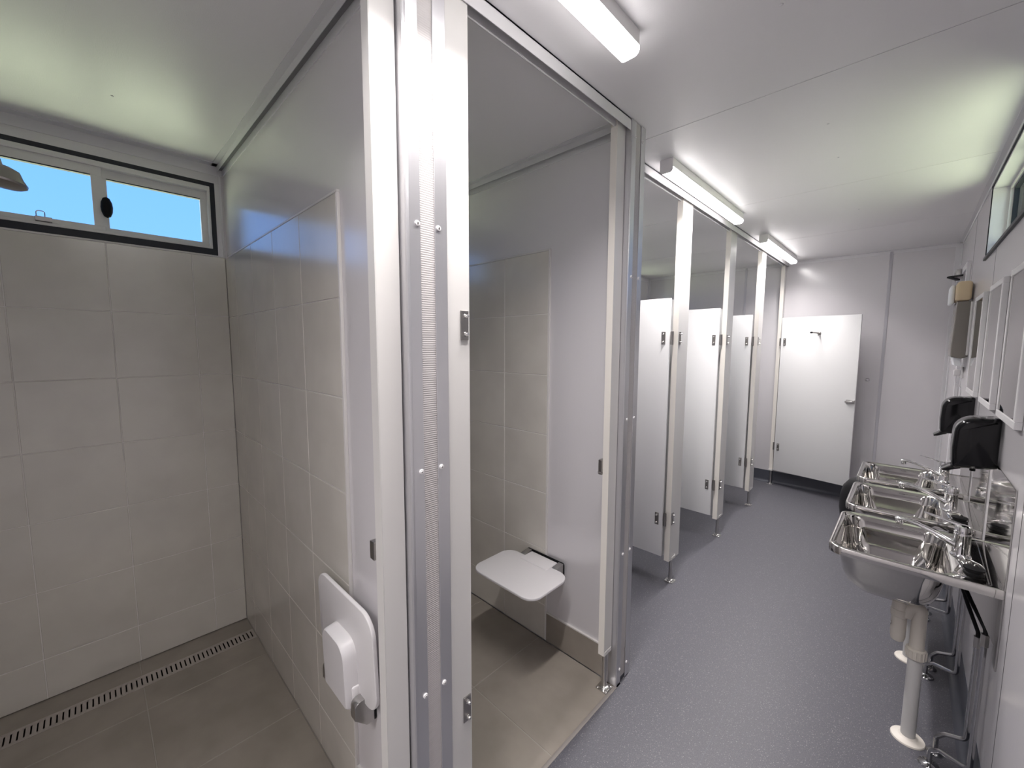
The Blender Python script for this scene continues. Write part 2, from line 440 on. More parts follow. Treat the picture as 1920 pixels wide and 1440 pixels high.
# ceiling angle trims
def angle_y(y0, y1, xw, s, leg=.046):      # running along y, wall at xw, room on side s
    m2 = MB(); a, b = sorted((xw, xw+s*.003)); m2.box(a, b, y0, y1, ZC-leg, ZC)
    a, b = sorted((xw, xw+s*leg)); m2.box(a, b, y0, y1, ZC-.003, ZC); return m2
def angle_x(x0, x1, yw, s, leg=.046, off=0.0):
    m2 = MB(); a, b = sorted((yw, yw+s*.002)); m2.box(x0, x1, a, b, ZC-leg, ZC)
    a, b = sorted((yw, yw+s*leg)); m2.box(x0, x1, a, b, ZC-.003, ZC)
    if off:                                     # hollow outer leg standing off the wall, open below
        a, b = sorted((yw+s*off, yw+s*(off+.002))); m2.box(x0, x1, a, b, ZC-leg*.62, ZC)
        m2.mi = 1; a, b = sorted((yw, yw+s*off)); m2.box(x0, x1, a, b, ZC-leg*.62+.012, ZC-.003); m2.mi = 0  # dark fill paints the shade inside the hollow leg
        a, b = sorted((yw, yw+s*.004)); m2.box(x0, x1, a, b, ZC-leg-.002, ZC-leg+.001)
    return m2
n = 2
for (mm, lab) in ((angle_y(P0B, P1A, XL, 1), 'ceiling angle trim over the first shower window'), (angle_x(XL, XS-.05, P1A, -1, .046, .022), 'ceiling angle trim along the first shower partition'),
           (angle_y(P1B, P2A, XL, 1), 'ceiling angle trim over the second shower window'), (angle_x(XL, XS-.05, P2A, -1, .046, .022), 'ceiling angle trim along the second shower partition'),
           (angle_y(P2B, YF, XL, 1), 'ceiling angle trim over the toilets'), (angle_x(XL, XR, YF, -1, .03), 'ceiling angle trim along the far wall'),
           (angle_y(YN, YF, XR, -1, .022), 'ceiling angle trim above the mirrors'), (angle_x(XL, XS-.05, P2B, 1, .04), 'ceiling angle trim behind the shower partition')):
    struct('trim_%d' % n, mm, ['trim', 'groove_shade'], lab); n += 1
# corner trims far wall / right wall
m2 = MB(); m2.box(XR-.040, XR, YF-.004, YF, .13, ZC-.02); m2.box(XR-.004, XR, YF-.04, YF, .13, ZC-.02)
struct('trim_%d' % n, m2, 'trim', 'vertical angle trim in the far right corner'); n += 1
m2 = MB(); m2.box(XL, XL+.03, YF-.004, YF, .13, ZC-.02); m2.box(XL, XL+.004, YF-.03, YF, .13, ZC-.02)
struct('trim_%d' % n, m2, 'trim', 'vertical angle trim in the far left corner'); n += 1
m2 = MB(); m2.box(XL, XL+.004, P1A-.016, P1A-.009, 1.946, ZC-.046)
struct('trim_%d' % n, m2, 'trim', 'corner bead beside the shower window'); n += 1

# aluminium end caps of the partitions, facing the aisle
def end_cap(y0, y1, kick, lab, rivets=True):
    global n
    xf = XS; m2 = MB()
    f = .040
    m2.box(xf-.003, xf, y0, y0+f, .004, ZC-.002, .0008, 1)                 # front flanges
    m2.box(xf-.003, xf, y1-f+.004, y1, .004, ZC-.002, .0008, 1)
    m2.box(xf-.045, xf-.003, y0, y0+.003, .004, ZC-.002)                   # side returns
    m2.box(xf-.045, xf-.003, y1-.003, y1, .004, ZC-.002)
    m2.box(xf-.070, xf-.040, y0-.0035, y0+.001, .004, ZC-.002, .001, 1)
    m2.box(xf-.001, xf+.0022, y0+.001, y0+.009, .004, ZC-.002, .001, 2)
    m2.mi = 1; m2.box(xf-.022, xf-.0035, y0+f-.001, y1-f+.005, .15 if kick else .004, ZC-.002)
    m2.box(xf-.022, xf-.005, y0+.003, y1-.003, .02, ZC-.002)
    if kick:
        m2.mi = 2; m2.box(xf-.022, xf-.006, y0+f-.001, y1-f+.005, .004, .15)
    o = struct('trim_%d' % n, m2, ['alu', 'textured', 'cove'], lab); n += 1
    for z in (2.32, 1.78, 1.194, .605, .07):
        for y in (y0+.031, y1-.026):
            m3 = MB(); m3.lathe([(.0001, .0042), (.0022, .0042), (.003, .0032), (.0058, .003), (.0066, .0012), (.0066, -.0005)], (xf, y, z), 'x', 14)
            m3.mi = 1; m3.lathe([(.0001, .0044), (.0021, .0044), (.0021, .004)], (xf, y, z), 'x', 10)
            m3.build('rivet', ['white', 'hinge'], o)
end_cap(.515, .631, False, 'aluminium end channel between the two showers')
end_cap(1.522, 1.640, True, 'aluminium end channel beside the toilets')

# header channels above the cubicle doors
def header(x, y0, y1, lab, w=.030, z0=2.336):
    global n
    m2 = MB(); m2.box(x-.002, x, y0, y1, z0, ZC-.001); m2.box(x-w, x-w+.002, y0, y1, z0, ZC-.001); m2.box(x-w, x, y0, y1, ZC-.006, ZC-.001)
    m2.box(x-w-.004, x-w, y0, y1, z0-.001, z0+.004)
    o = struct('trim_%d' % n, m2, 'frame', lab); n += 1
header(XS-.003, .631, 1.522, 'header channel above the second shower opening')
header(XS-.003, P0B, .515, 'header channel above the first shower opening')
header(-.980, P2B, YF, 'header channel above the toilet doors')

# windows -----------------------------------------------------------
def sliding_window(name, y0, y1, z0, z1, xw, s, lab, latch=True, mid=None):
    """aluminium slider in a hole; xw inner wall face, s = +1 when the room lies on the +x side"""
    X = lambda d: xw + s*d
    def bx(m, d0, d1, *r, **k):
        a, b = sorted((X(d0), X(d1))); m.box(a, b, *r, **k)
    root = thing(name, lab, 'window', (0, 0, 0)); root['kind'] = 'structure'
    m2 = MB(); t = .020
    bx(m2, -.055, .002, y0, y1, z1-t, z1, bev=.001, seg=1); bx(m2, -.055, .002, y0, y1, z0, z0+t+.010, bev=.001, seg=1)
    bx(m2, -.055, .002, y0, y0+t, z0+t+.01, z1-t); bx(m2, -.055, .002, y1-t, y1, z0+t+.01, z1-t)
    m2.build('seal', 'seal', root)
    a0, a1, b0, b1 = y0+t, y1-t, z0+t+.010, z1-t
    m2 = MB(); w = .022
    bx(m2, -.050, .004, a0, a1, b1-w, b1, bev=.002); bx(m2, -.050, .004, a0, a1, b0, b0+.012, bev=.002)
    bx(m2, -.050, .003, a0, a0+w*.5, b0, b1, bev=.002); bx(m2, -.050, .003, a1-w*.5, a1, b0, b1, bev=.002)
    m2.build('window_frame', 'window_frame', root)
    ym = (a0+a1)/2 if mid is None else mid
    zt, zb = b1-w-.036, b0+.032
    def sash(p0, p1, d, nm, sl, sr):
        m3 = MB()
        bx(m3, d-.018, d, p0, p1, zt, b1-w+.002, bev=.001, seg=1); bx(m3, d-.018, d, p0, p1, b0+.008, zb, bev=.001, seg=1)
        bx(m3, d-.018, d, p0, p0+sl, zb, zt); bx(m3, d-.018, d, p1-sr, p1, zb, zt)
        m3.mi = 1; bx(m3, d-.020, d+.001, p0+sl, p1-sr, zt-.004, zt+.0005); m3.mi = 0
        so_ = m3.build(nm, ['window_frame', 'seal'], root)
        m3 = MB(); bx(m3, d-.011, d-.007, p0+sl-.003, p1-sr+.003, zb-.003, zt+.003); m3.build('pane', 'glass', so_)
        return so_
    sash(a0+.010, ym+.010, -.006, 'sash', .018, .034)
    s2 = sash(ym-.010, a1-.010, -.028, 'sash', .034, .026)
    if latch:
        m3 = MB(); m3.lathe([(.001, -.044), (.011, -.038), (.018, -.02), (.020, 0), (.018, .02), (.011, .038), (.001, .044)], (X(.004), ym+.018, (zt+zb)/2-.025), 'z', 14)
        m3.build('latch', 'rubber', root)
        m3 = MB(); yc = (a0+ym)/2-.02+.046; zc = zb
        bx(m3, -.006, .010, yc-.023, yc+.023, zc-.018, zc, bev=.001, seg=1)
        m3.tube(fillet([(X(.004), yc-.019, zc-.002), (X(.004), yc-.019, zc+.022), (X(.004), yc+.004, zc+.022), (X(.004), yc+.004, zc-.002)], .008), .0018, 8)
        m3.build('clip', 'brushed', root)
    return root
sliding_window('window_1', *WL[0], XL, 1, 'sliding window in the first shower', mid=.078)
sliding_window('window_2', *WL[1], XL, 1, 'sliding window in the second shower')
sliding_window('window_3', *WL[2], XL, 1, 'sliding window above the nearer toilets')
sliding_window('window_4', *WL[3], XL, 1, 'sliding window above the last toilet')
# right-hand window, set back in a deep reveal
rt = thing('window_5', 'high window above the mirrors with deep white reveal', 'window'); rt['kind'] = 'structure'
y0, y1, z0, z1 = WR
m2 = MB(); t = .006
m2.box(XR-.010, XR+.012, y0-.012, y1+.012, z0-.018, z0-.002, .002); m2.box(XR-.006, XR+.004, y0-.012, y1+.006, z1, z1+.008)
m2.box(XR-.004, XR+.010, y1, y1+.006, z0, z1)
m2.build('seal', 'seal', rt)
m2 = MB(); m2.box(XR, XR+.080, y0-.002, y1, z1-.008, z1, .001, 1); m2.box(XR, XR+.080, y1-.006, y1, z0, z1-.008)
m2.box(XR, XR+.080, y0, y0+.006, z0, z1-.008); m2.box(XR, XR+.080, y0, y1, z0-.002, z0+.006)
m2.build('reveal', 'frame', rt)
m2 = MB(); a0, a1, b0, b1 = y0+.006, y1-.006, z0+.006, z1-.008
st, gl = .014, .008
m2.box(XR+.058, XR+.086, a0, a1, b1-st, b1); m2.box(XR+.058, XR+.086, a0, a1, b0, b0+st); m2.box(XR+.058, XR+.086, a1-st, a1, b0+st, b1-st); m2.box(XR+.058, XR+.086, a0, a0+st, b0+st, b1-st)
m2.box(XR+.060, XR+.084, (a0+a1)/2-.02, (a0+a1)/2+.02, b0+st, b1-st)
m2.mi = 1
m2.box(XR+.070, XR+.084, a0+st, a1-st, b1-st-gl, b1-st); m2.box(XR+.070, XR+.084, a0+st, a1-st, b0+st, b0+st+gl); m2.box(XR+.070, XR+.084, a1-st-gl, a1-st, b0+st+gl, b1-st-gl)
fr = m2.build('window_frame', ['window_frame', 'seal'], rt)
m2 = MB(); m2.box(XR+.079, XR+.083, a0+st, a1-st, b0+st, b1-st); m2.build('pane', 'glass', fr)
m2 = MB(); m2.lathe([(.012, 0), (.012, .02), (.009, .026), (.001, .028)], (XR+.04, y1-.006, z0+.055), 'y', 16)
for v in m2.bm.verts: v.co.y = 2*(y1-.006) - v.co.y
m2.build('window_stop', 'brushed', rt)

# ------------------------------------------------------------------ battens
def batten(yn, yf, xc, lab, w=.061, h=.064, beam=1.0):
    L_ = yf-yn
    root = thing('ceiling_light', lab, 'light', (xc, yn, ZC), 0, 'batten lights on the ceiling')
    m2 = MB(); m2.box(-w/2, w/2, .004, L_-.004, -.040, 0, .002)
    m2.build('housing', 'white', root)
    m2 = MB(); r = .016
    prof = [(-w/2, -.040)] + [(-w/2+r-r*math.cos(a), -h+r-r*math.sin(a)) for a in [i/5*PI/2 for i in range(6)]] + [(w/2-r+r*math.sin(a), -h+r-r*math.cos(a)) for a in [i/5*PI/2 for i in range(6)]] + [(w/2, -.040)]
    m2.prism(prof, 'y', .006, L_-.004)
    m2.build('diffuser', 'lamp', root)
    al = bpy.data.lights.new('batten_beam', 'AREA'); al.shape = 'RECTANGLE'; al.size = w*.8; al.size_y = L_-.03; al.energy = LAMP_BEAM*beam
    al.spread = math.radians(128); al.color = (1.0, 0.955, 0.945)
    ao = bpy.data.objects.new('batten_beam', al); COL.objects.link(ao); ao.parent = root; ao.location = (0, L_/2, -h-.0015)
    capp = [(-w/2-.001, 0)] + [(-w/2-.001+r-r*math.cos(a), -h-.001+r-r*math.sin(a)) for a in [i/5*PI/2 for i in range(6)]] + [(w/2+.001-r+r*math.sin(a), -h-.001+r-r*math.cos(a)) for a in [i/5*PI/2 for i in range(6)]] + [(w/2+.001, 0)]
    m2 = MB(); m2.prism(capp, 'y', 0, .006, .0015, 2); m2.build('end_cap', 'white', root)
    return root
batten(-.02, 1.136, -.634, 'long ceiling batten light nearest the viewer, above the shower fronts', beam=.58)
batten(1.957, 3.092, -.888, 'middle ceiling batten light beside the first toilet doors', beam=.78)
batten(3.76, 4.915, -.893, 'ceiling batten light farthest away, ending near the end wall', beam=.66)

batten(-1.83, -.695, -.634, 'added batten light behind the viewer, unseen, brightening the near shower', beam=1.15)  # extra light added out of view to brighten the near shower

# ------------------------------------------------------------------ pilasters (posts) with feet
def foot(x, y, z1, root):
    m2 = MB(); m2.cyl((x, y, .004), (x, y, z1), .0105, 20)
    ft = m2.build('foot', 'brushed', root)
    m2 = MB(); m2.box(x-.028, x+.028, y-.028, y+.028, .0005, .005, .001, 1)
    m2.lathe([(.021, .005), (.020, .010), (.0135, .014), (.0115, .014)], (x, y, 0), 'z', 24)
    for sx in (-1, 1):
        for sy in (-1, 1): m2.lathe([(.0042, .004), (.0042, .0065), (.002, .0075), (.0003, .0078)], (x+sx*.020, y+sy*.020, 0), 'z', 10)
    m2.build('foot_plate', 'bolt', ft)
def hinge_face_plate(root, x, y, z, ax, w=.026, h=.076, s=1, name='hinge_plate'):
    """plate with two dome nuts on a face; ax 'x': face normal +-x, 'y': face normal +-y"""
    m2 = MB()
    if ax == 'x': m2.box(min(x, x+s*.003), max(x, x+s*.003), y-w/2, y+w/2, z-h/2, z+h/2, .0006, 1)
    else: m2.box(x-w/2, x+w/2, min(y, y+s*.003), max(y, y+s*.003), z-h/2, z+h/2, .0006, 1)
    o = m2.build(name, 'hinge', root)
    for dz in (-.023, .023):
        m2 = MB()
        prof = [(.0062, s*.002), (.0062, s*.006), (.0052, s*.007), (.0050, s*.013), (.0035, s*.0155), (.0004, s*.0165)]
        m2.lathe(prof, (x, y, z+dz), ax, 14)
        m2.build('nut', 'bolt', o)
    return o
def post(lab, x0, x1, y0, y1, z0, z1, foot_y=None, edge='edge'):
    root = thing('door_post', lab, 'post', ((x0+x1)/2, (y0+y1)/2, 0))
    hx, hy = (x1-x0)/2, (y1-y0)/2
    m2 = MB(); m2.box(-hx, hx, -hy+.0015, hy, z0, z1, .001, 1)
    m2.mi = 1; m2.box(-hx, hx, -hy, -hy+.0016, z0, z1)
    m2.build('panel', ['laminate', edge], root)
    if foot_y is not None:
        fy = foot_y-(y0+y1)/2
        m2 = MB(); m2.box(-hx-.0015, hx+.0015, fy-.028, fy+.028, z0-.002, z0+.016, .0008, 1); m2.build('foot_bracket', 'laminate', root)
        foot(0, fy, z0+.002, root)
    return root
p = post('white post at the right side of the first shower opening', -.889, -.858, .450, .5115, .005, 2.372, edge='laminate')
m2 = MB(); m2.box(-.036, -.0155, -.036, -.010, .985, 1.03, .001, 1); m2.build('latch_keeper', 'hinge', p)
p = post('white post with two hinge plates at the left of the second shower opening', -.872, -.842, .6335, .7065, .005, 2.366)
hinge_face_plate(p, .0155, .0175, 1.552, 'x'); hinge_face_plate(p, .0155, .0175, .470, 'x')
p = post('white post on a steel foot at the right of the second shower opening', -.886, -.858, 1.456, 1.519, .172, 2.366, foot_y=1.488)
m2 = MB(); m2.box(-.030, -.0135, -.040, -.012, .968, 1.030, .001, 1); m2.mi = 1; m2.box(-.030, -.0135, -.041, -.030, .974, .980); m2.build('latch_keeper', ['hinge', 'bolt'], p)
m2 = MB(); m2.box(-.006, .004, .0316, .036, .172, 2.36); m2.build('side_channel', 'alu', p)
TP = [(2.441, 2.589, 2.509, 'first toilet post, nearest the showers, with its door open beside it'),
      (3.322, 3.462, 3.396, 'second toilet post on a steel foot, between the first two toilet doors'),
      (4.196, 4.340, 4.278, 'third toilet post on a steel foot, before the doorway of the last toilet')]
for (a, b, fy, lab) in TP:
    p = post(lab, -1.030, -.997, a, b, .157, 2.374, foot_y=fy)
    for z in (1.548, .432):
        hinge_face_plate(p, .0168, a+.024-(a+b)/2, z, 'x', s=1)
p = post('last toilet post against the far wall, holding the outward opened door', -1.030, -.997, 5.108, 5.185, .157, 2.374, foot_y=5.123)

# dividers between the toilets
for (y, lab) in ((2.515, 'white divider panel between first and second toilet, behind its post'), (3.392, 'white divider panel between second and third toilet, behind its post'), (4.268, 'white divider panel between third and last toilet, behind its post')):
    root = thing('toilet_divider', lab, 'divider', (-1.78, y, 0), 0)
    m2 = MB(); m2.box(-.750, .746, -.016, .016, .157, 1.783, .001, 1); m2.build('panel', 'door', root)
    foot(-.70, 0, .158, root)

# doors -------------------------------------------------------------
def stall_door(lab, hx, hy, ang, width, z0, z1, full=False, side=-1):
    """leaf built from its hinge edge along +x local; ang turns it; visible face on local -y"""
    root = thing('toilet_door', lab, 'door', (hx, hy, 0), ang)
    m2 = MB(); m2.box(0, width, -.009, .009, z0, z1, .0012, 2); m2.build('leaf', 'door', root)
    for z in (1.548, .432):
        hinge_face_plate(root, .034, -.009, z, 'y', w=.024, s=-1)
        m2 = MB(); m2.cyl((-.012, .004, z-.040), (-.012, .004, z+.040), .0085, 14)
        m2.box(-.014, .010, .006, .010, z-.036, z+.036)
        m2.build('hinge_knuckle', 'hinge', root)
    return root
stall_door('white door of the first toilet, swung inward, nearest the showers', -1.034, 2.412, PI, .66, .196, 1.783)
stall_door('white door of the second toilet, swung inward, seen in the middle doorway', -1.036, 3.292, PI, .66, .192, 1.783)
stall_door('white door of the third toilet, swung inward, narrowest of the three inward doors', -1.040, 4.170, PI, .66, .188, 1.783)
# seen from their other face: put the hinge plates on the side facing the viewer
for o in [o for o in COL.objects if o.name.startswith('toilet_door')]:
    for ch in o.children:
        if ch.name.startswith('hinge_plate'):
            ch.rotation_euler = (PI, 0, 0)
            ch.location = (0, 0, 0)
            zc = 1.548 if sum(v.co.z for v in ch.data.vertices)/len(ch.data.vertices) > 1 else .432
            ch.location.z = 2*zc
        elif ch.name.startswith('hinge_knuckle'):
            ch.scale = (1, -1, 1)
d4 = stall_door('white door of the last toilet, opened out against the far wall, with coat hook', -.985, 5.085, -math.atan2(.125, .655), .655, .172, 1.798, True)
# coat hook: wall plate and pin with rubber tip
m2 = MB(); hx, hz = .335, 1.632
m2.lathe([(.016, -.009), (.016, -.014), (.012, -.017), (.0075, -.018), (.0065, -.045)], (hx, 0, hz), 'y', 20)
m2.tube(fillet([(hx, -.040, hz), (hx-.012, -.058, hz+.004), (hx-.040, -.075, hz+.008)], .01), .006, 10)
m2.tube([(hx, -.018, hz), (hx+.004, -.03, hz-.016), (hx+.002, -.045, hz-.022)], .004, 8)
hk = m2.build('coat_hook', 'hinge', d4)
m2 = MB(); m2.lathe([(.002, -.012), (.0085, -.008), (.0095, 0), (.0085, .008), (.002, .012)], (hx-.044, -.076, hz+.008), 'x', 14); m2.build('hook_tip', 'rubber', hk)
m2 = MB(); lx, lz = .622, .985
m2.box(lx-.034, lx+.032, -.020, -.009, lz-.018, lz+.018, .004); 
m2.tube([(lx+.01, -.020, lz), (lx+.01, -.034, lz)], .009, 14)
lt = m2.build('latch', 'brushed', d4)
m2 = MB(); m2.box(lx-.038, lx+.022, -.040, -.031, lz-.009, lz+.010, .004); m2.build('latch_lever', 'bolt', lt)

# door stop knob on the far wall
m2 = MB(); m2.lathe([(.016, 0), (.016, -.006), (.012, -.010), (.010, -.022), (.006, -.025), (.001, -.026)], (-.280, YF, 1.187), 'y', 20)
tag(m2.build('door_stop', 'trim'), 'small round grey knob on the far wall beside the open door', 'knob')

# ------------------------------------------------------------------ shower seats
def shower_seat(lab, loc, folded):
    """origin on the wall at hinge height, seat reaches toward local -y"""
    root = thing('folding_bench', lab, 'seat', loc, 0, 'fold-down shower seats')
    wall = MB(); wall.prism(rrect(-.118, .118, -.046, .046, .010), 'y', -.006, 0, .001, 1); wall.build('wall_plate', 'rubber', root)
    for sx in (-1, 1):
        prof = [(-.006, .044), (-.040, .040)]
        prof += [(-.046-.018*math.sin(a), .022+.018*math.cos(a)) for a in [i/5*PI/2 for i in range(6)]] + [(-.064, -.010), (-.030, -.044), (-.006, -.044)]
        m3 = MB(); a, b = sorted((sx*.086, sx*.116)); m3.prism(prof, 'x', a, b, .002, 2)
        m3.build('hinge_bracket', 'brushed', root)
    R = Matrix.Rotation(-PI/2+.03, 4, 'X') if folded else Matrix.Identity(4)
    piv = Vector((0, -.046, .012))
    def fold(m3):
        for v in m3.bm.verts: v.co = piv + (R @ (v.co-piv))
        return m3
    m3 = MB(); m3.prism(rrect(*((-.188, .188, -.352) if folded else (-.196, .196, -.326)), -.058, .062, 10), 'z', .024, .036, .003, 3)
    if folded is False: pass
    fold(m3).build('seat_board', 'white', root)
    m3 = MB(); m3.box(-.084, .084, -.100, -.0075, .004, .040, .006, 3); fold(m3).build('hinge_arm', 'white', root)
    m3 = MB(); prof = rrect(-.080, .080, -.235, -.032, (.045, .045, .006, .006), 8)
    rings = []
    for (ins, z) in ((0.0, .024), (.003, -.008), (.007, -.014)):
        rings.append([(x*(1-ins/.08), y+(-ins if y > -.1 else ins), z) for x, y in prof])
    m3.loft(rings, True, True, False)
    sup = fold(m3).build('support_box', 'white', root)
    return root
shower_seat('white shower seat lowered for sitting in the second shower', (-1.245, P2A-.010, .412), False)
shower_seat('white shower seat folded up against the first shower partition', (-1.175, P1A-.0005, .447), True)

# shower head
root = thing('shower_rose', 'dark metal shower head in front of the left window', 'shower head', (-2.0, -.150, 1.99))
m2 = MB(); m2.lathe([(.001, .045), (.018, .044), (.035, .036), (.044, .016), (.055, 0), (.054, -.006), (.045, -.012), (.001, -.018)], (0, 0, 0), 'z', 32)
for v in m2.bm.verts: v.co.rotate(Matrix.Rotation(math.radians(-8), 3, 'X'))
hd = m2.build('head', 'hinge', root)
m2 = MB(); m2.tube(fillet([(0, 0, .030), (0, -.01, .085), (0, -.20, .145), (0, P0B+.150, .12)], .05), .010, 12); m2.build('arm', 'brushed', root)
m2 = MB(); m2.lathe([(.028, 0), (.028, .004), (.014, .010)], (0, P0B+.150, .12), 'y', 20); m2.build('wall_flange', 'brushed', root)

# drain grate along the back of the first shower
root = thing('drain_grate', 'long slotted steel drain in the floor of the first shower', 'drain', (-2.365, .03, 0))
y0d, y1d = P0B-.03+.012, P1A-.03-.012
m2 = MB(); w = .041
m2.box(-w-.003, -w, y0d, y1d, -.006, .0012); m2.box(w, w+.003, y0d, y1d, -.006, .0012)
m2.box(-w, -w+.015, y0d, y1d, -.004, .0008); m2.box(w-.015, w, y0d, y1d, -.004, .0008)
y = y0d
while y < y1d-.004:
    m2.box(-w+.014, w-.014, y, min(y+.0122, y1d), -.004, .0008); y += .0170
m2.build('grate', 'grate', root)
m2 = MB(); m2.box(-w-.001, w+.001, y0d, y1d, -.0008, .0000); m2.build('channel', 'dark', root)  # thin black sheet stands for the shade below the slots

# ------------------------------------------------------------------ sinks
ZR = .765
def make_sink(lab, y):
    root = thing('wash_basin', lab, 'sink', (XR, y, ZR), 0, 'steel wash basins on the wall')
    m2 = MB(); nn = 8
    xo0, xo1, yo = -.432, -.001, .230
    def ring(x0, x1, hy, r, z): return [(x, yy, z) for x, yy in rrect(x0, x1, -hy, hy, r, nn)]
    ro = (.045, .003, .003, .045)
    rings = [ring(xo0+.001, xo1, yo-.001, ro, -.030), ring(xo0, xo1, yo, ro, -.004), ring(xo0+.002, xo1, yo-.002, ro, -.0008), ring(xo0+.005, xo1, yo-.005, ro, 0),
             ring(xo0+.012, xo1, yo-.010, (.038, .003, .003, .038), 0), ring(xo0+.014, xo1, yo-.012, (.036, .003, .003, .036), -.003)]
    bx0, bx1, by = -.411, -.110, .211
    rb = .055
    rings += [ring(bx0-.004, bx1+.006, by+.004, rb+.004, -.0040), ring(bx0, bx1, by, rb, -.010), ring(bx0+.006, bx1-.006, by-.006, rb, -.022),
              ring(bx0+.012, bx1-.012, by-.012, rb, -.060), ring(bx0+.020, bx1-.019, by-.020, rb+.004, -.110), ring(bx0+.032, bx1-.030, by-.034, rb+.008, -.148),
              ring(bx0+.055, bx1-.050, by-.060, rb+.004, -.176), ring(bx0+.085, bx1-.075, by-.095, .05, -.188), ring(bx0+.12, bx1-.11, by-.15, .028, -.193)]
    m2.loft(rings, False, True, True)
    bowl = m2.build('basin', 'steel', root, smooth_angle=60)
    m2 = MB(); m2.lathe([(.030, -.1925), (.030, -.190), (.024, -.189), (.019, -.192), (.001, -.193)], ((bx0+bx1)/2+.005, 0, 0), 'z', 24); m2.build('drain_ring', 'chrome', bowl)
    m2 = MB(); m2.box(-.004, -.0005, -.230, .230, -.002, .312, .0006, 1); m2.build('splashback', 'steel', root)
    m2 = MB()
    m2.box(-.004, -.0005, -.228, -.165, -.262, -.002)
    m2.prism([(-.004, -.010), (-.075, -.030), (-.072, -.040), (-.004, -.21)], 'y', -.168, -.166)
    m2.build('bracket', 'brushed', root)
    m2 = MB(); m2.box(-.004, -.0005, .165, .228, -.262, -.002); m2.prism([(-.004, -.010), (-.075, -.030), (-.072, -.040), (-.004, -.21)], 'y', .166, .168); m2.build('bracket', 'brushed', root)
    return root
SY = (2.115, 2.675, 3.235)
s0 = make_sink('stainless steel wash basin nearest the viewer', SY[0])
dup(s0, 'stainless steel wash basin in the middle of the row of three', (XR, SY[1], ZR))
dup(s0, 'stainless steel wash basin farthest from the viewer', (XR, SY[2], ZR))

# taps: round mixer body, long rising spout toward the basin, flat lever on top
def make_tap(lab, y):
    root = thing('tap', lab, 'tap', (XR-.080, y, ZR-.0037), 0, 'chrome mixer taps')
    m2 = MB(); m2.lathe([(.027, 0), (.027, .004), (.024, .008), (.0225, .012), (.0215, .070), (.0225, .078), (.0225, .082), (.021, .086)], (0, 0, 0), 'z', 32); m2.build('body', 'chrome', root)
    m2 = MB(); rings = []
    path = [(-.010, .034, .015, .011), (-.035, .046, .0145, .0100), (-.075, .066, .0135, .0085), (-.115, .082, .0125, .0075), (-.150, .0895, .012, .0070), (-.166, .0895, .012, .0070), (-.173, .084, .0115, .0065)]
    for i, (x, z, ry, rz) in enumerate(path):
        x2, z2 = path[min(i+1, len(path)-1)][:2]; x1, z1 = path[max(i-1, 0)][:2]
        t = Vector((x2-x1, 0, z2-z1)).normalized(); nrm = Vector((-t.z, 0, t.x))
        rings.append([Vector((x, 0, z)) + Vector((0, 1, 0))*ry*math.copysign(abs(math.cos(a))**.7, math.cos(a)) + nrm*rz*math.copysign(abs(math.sin(a))**.7, math.sin(a)) for a in [2*PI*k/18 for k in range(18)]])
    m2.loft(rings); sp = m2.build('spout', 'chrome', root)
    m2 = MB(); m2.lathe([(.0105, .002), (.011, -.012), (.010, -.016), (.006, -.016)], (-.163, 0, .083), 'z', 18); m2.build('aerator', 'chrome', sp)
    m2 = MB(); m2.lathe([(.0222, .087), (.0225, .100), (.020, .108), (.012, .113), (.001, .1145)], (0, 0, 0), 'z', 32); m2.build('cap', 'chrome', root)
    m2 = MB(); rings = []
    for (x, z, hy, hz) in ((.012, .104, .010, .006), (-.010, .110, .0115, .006), (-.045, .119, .0095, .0038), (-.080, .1275, .0075, .0028), (-.100, .1325, .0065, .0022)):
        rings.append([(x, yy, zz) for yy, zz in [(p[0], z+p[1]) for p in rrect(-hy, hy, -hz, hz, hz*.8, 3)]])
    m2.loft(rings); m2.build('lever', 'chrome', root)
    return root
t0 = make_tap('chrome mixer tap on the nearest wash basin', SY[0])
dup(t0, 'chrome mixer tap on the middle wash basin', (XR-.080, SY[1], ZR-.0037))
dup(t0, 'chrome mixer tap on the farthest wash basin', (XR-.080, SY[2], ZR-.0037))

# plugs on their chains
def make_plug(lab, x, y):
    root = thing('basin_plug', lab, 'plug', (x, y, ZR-.0037), 0, 'rubber plugs on chains')
    m2 = MB(); m2.lathe([(.0245, 0), (.0245, .005), (.021, .008), (.021, .014), (.0255, .016), (.0255, .021), (.020, .023), (.001, .023)], (0, 0, 0), 'z', 28); m2.build('stopper', 'rubber', root)
    m2 = MB(); m2.tube(fillet([(0, 0, .022), (0, 0, .030), (.004, .006, .031)], .004), .002, 8)
    pts = [(.004, .006, .031), (.020, .020, .012), (.030, .05, .002), (.026, .09, .002), (.004, .115, .002), (-.012, .120, .003)]
    m2.tube(fillet(pts, .03), .0016, 6); m2.build('chain', 'bolt', root)
    return root
p0 = make_plug('black rubber plug on the deck of the nearest wash basin', .196, 1.972)
dup(p0, 'black rubber plug on the deck of the middle wash basin', (.196, 2.530, ZR-.0037))

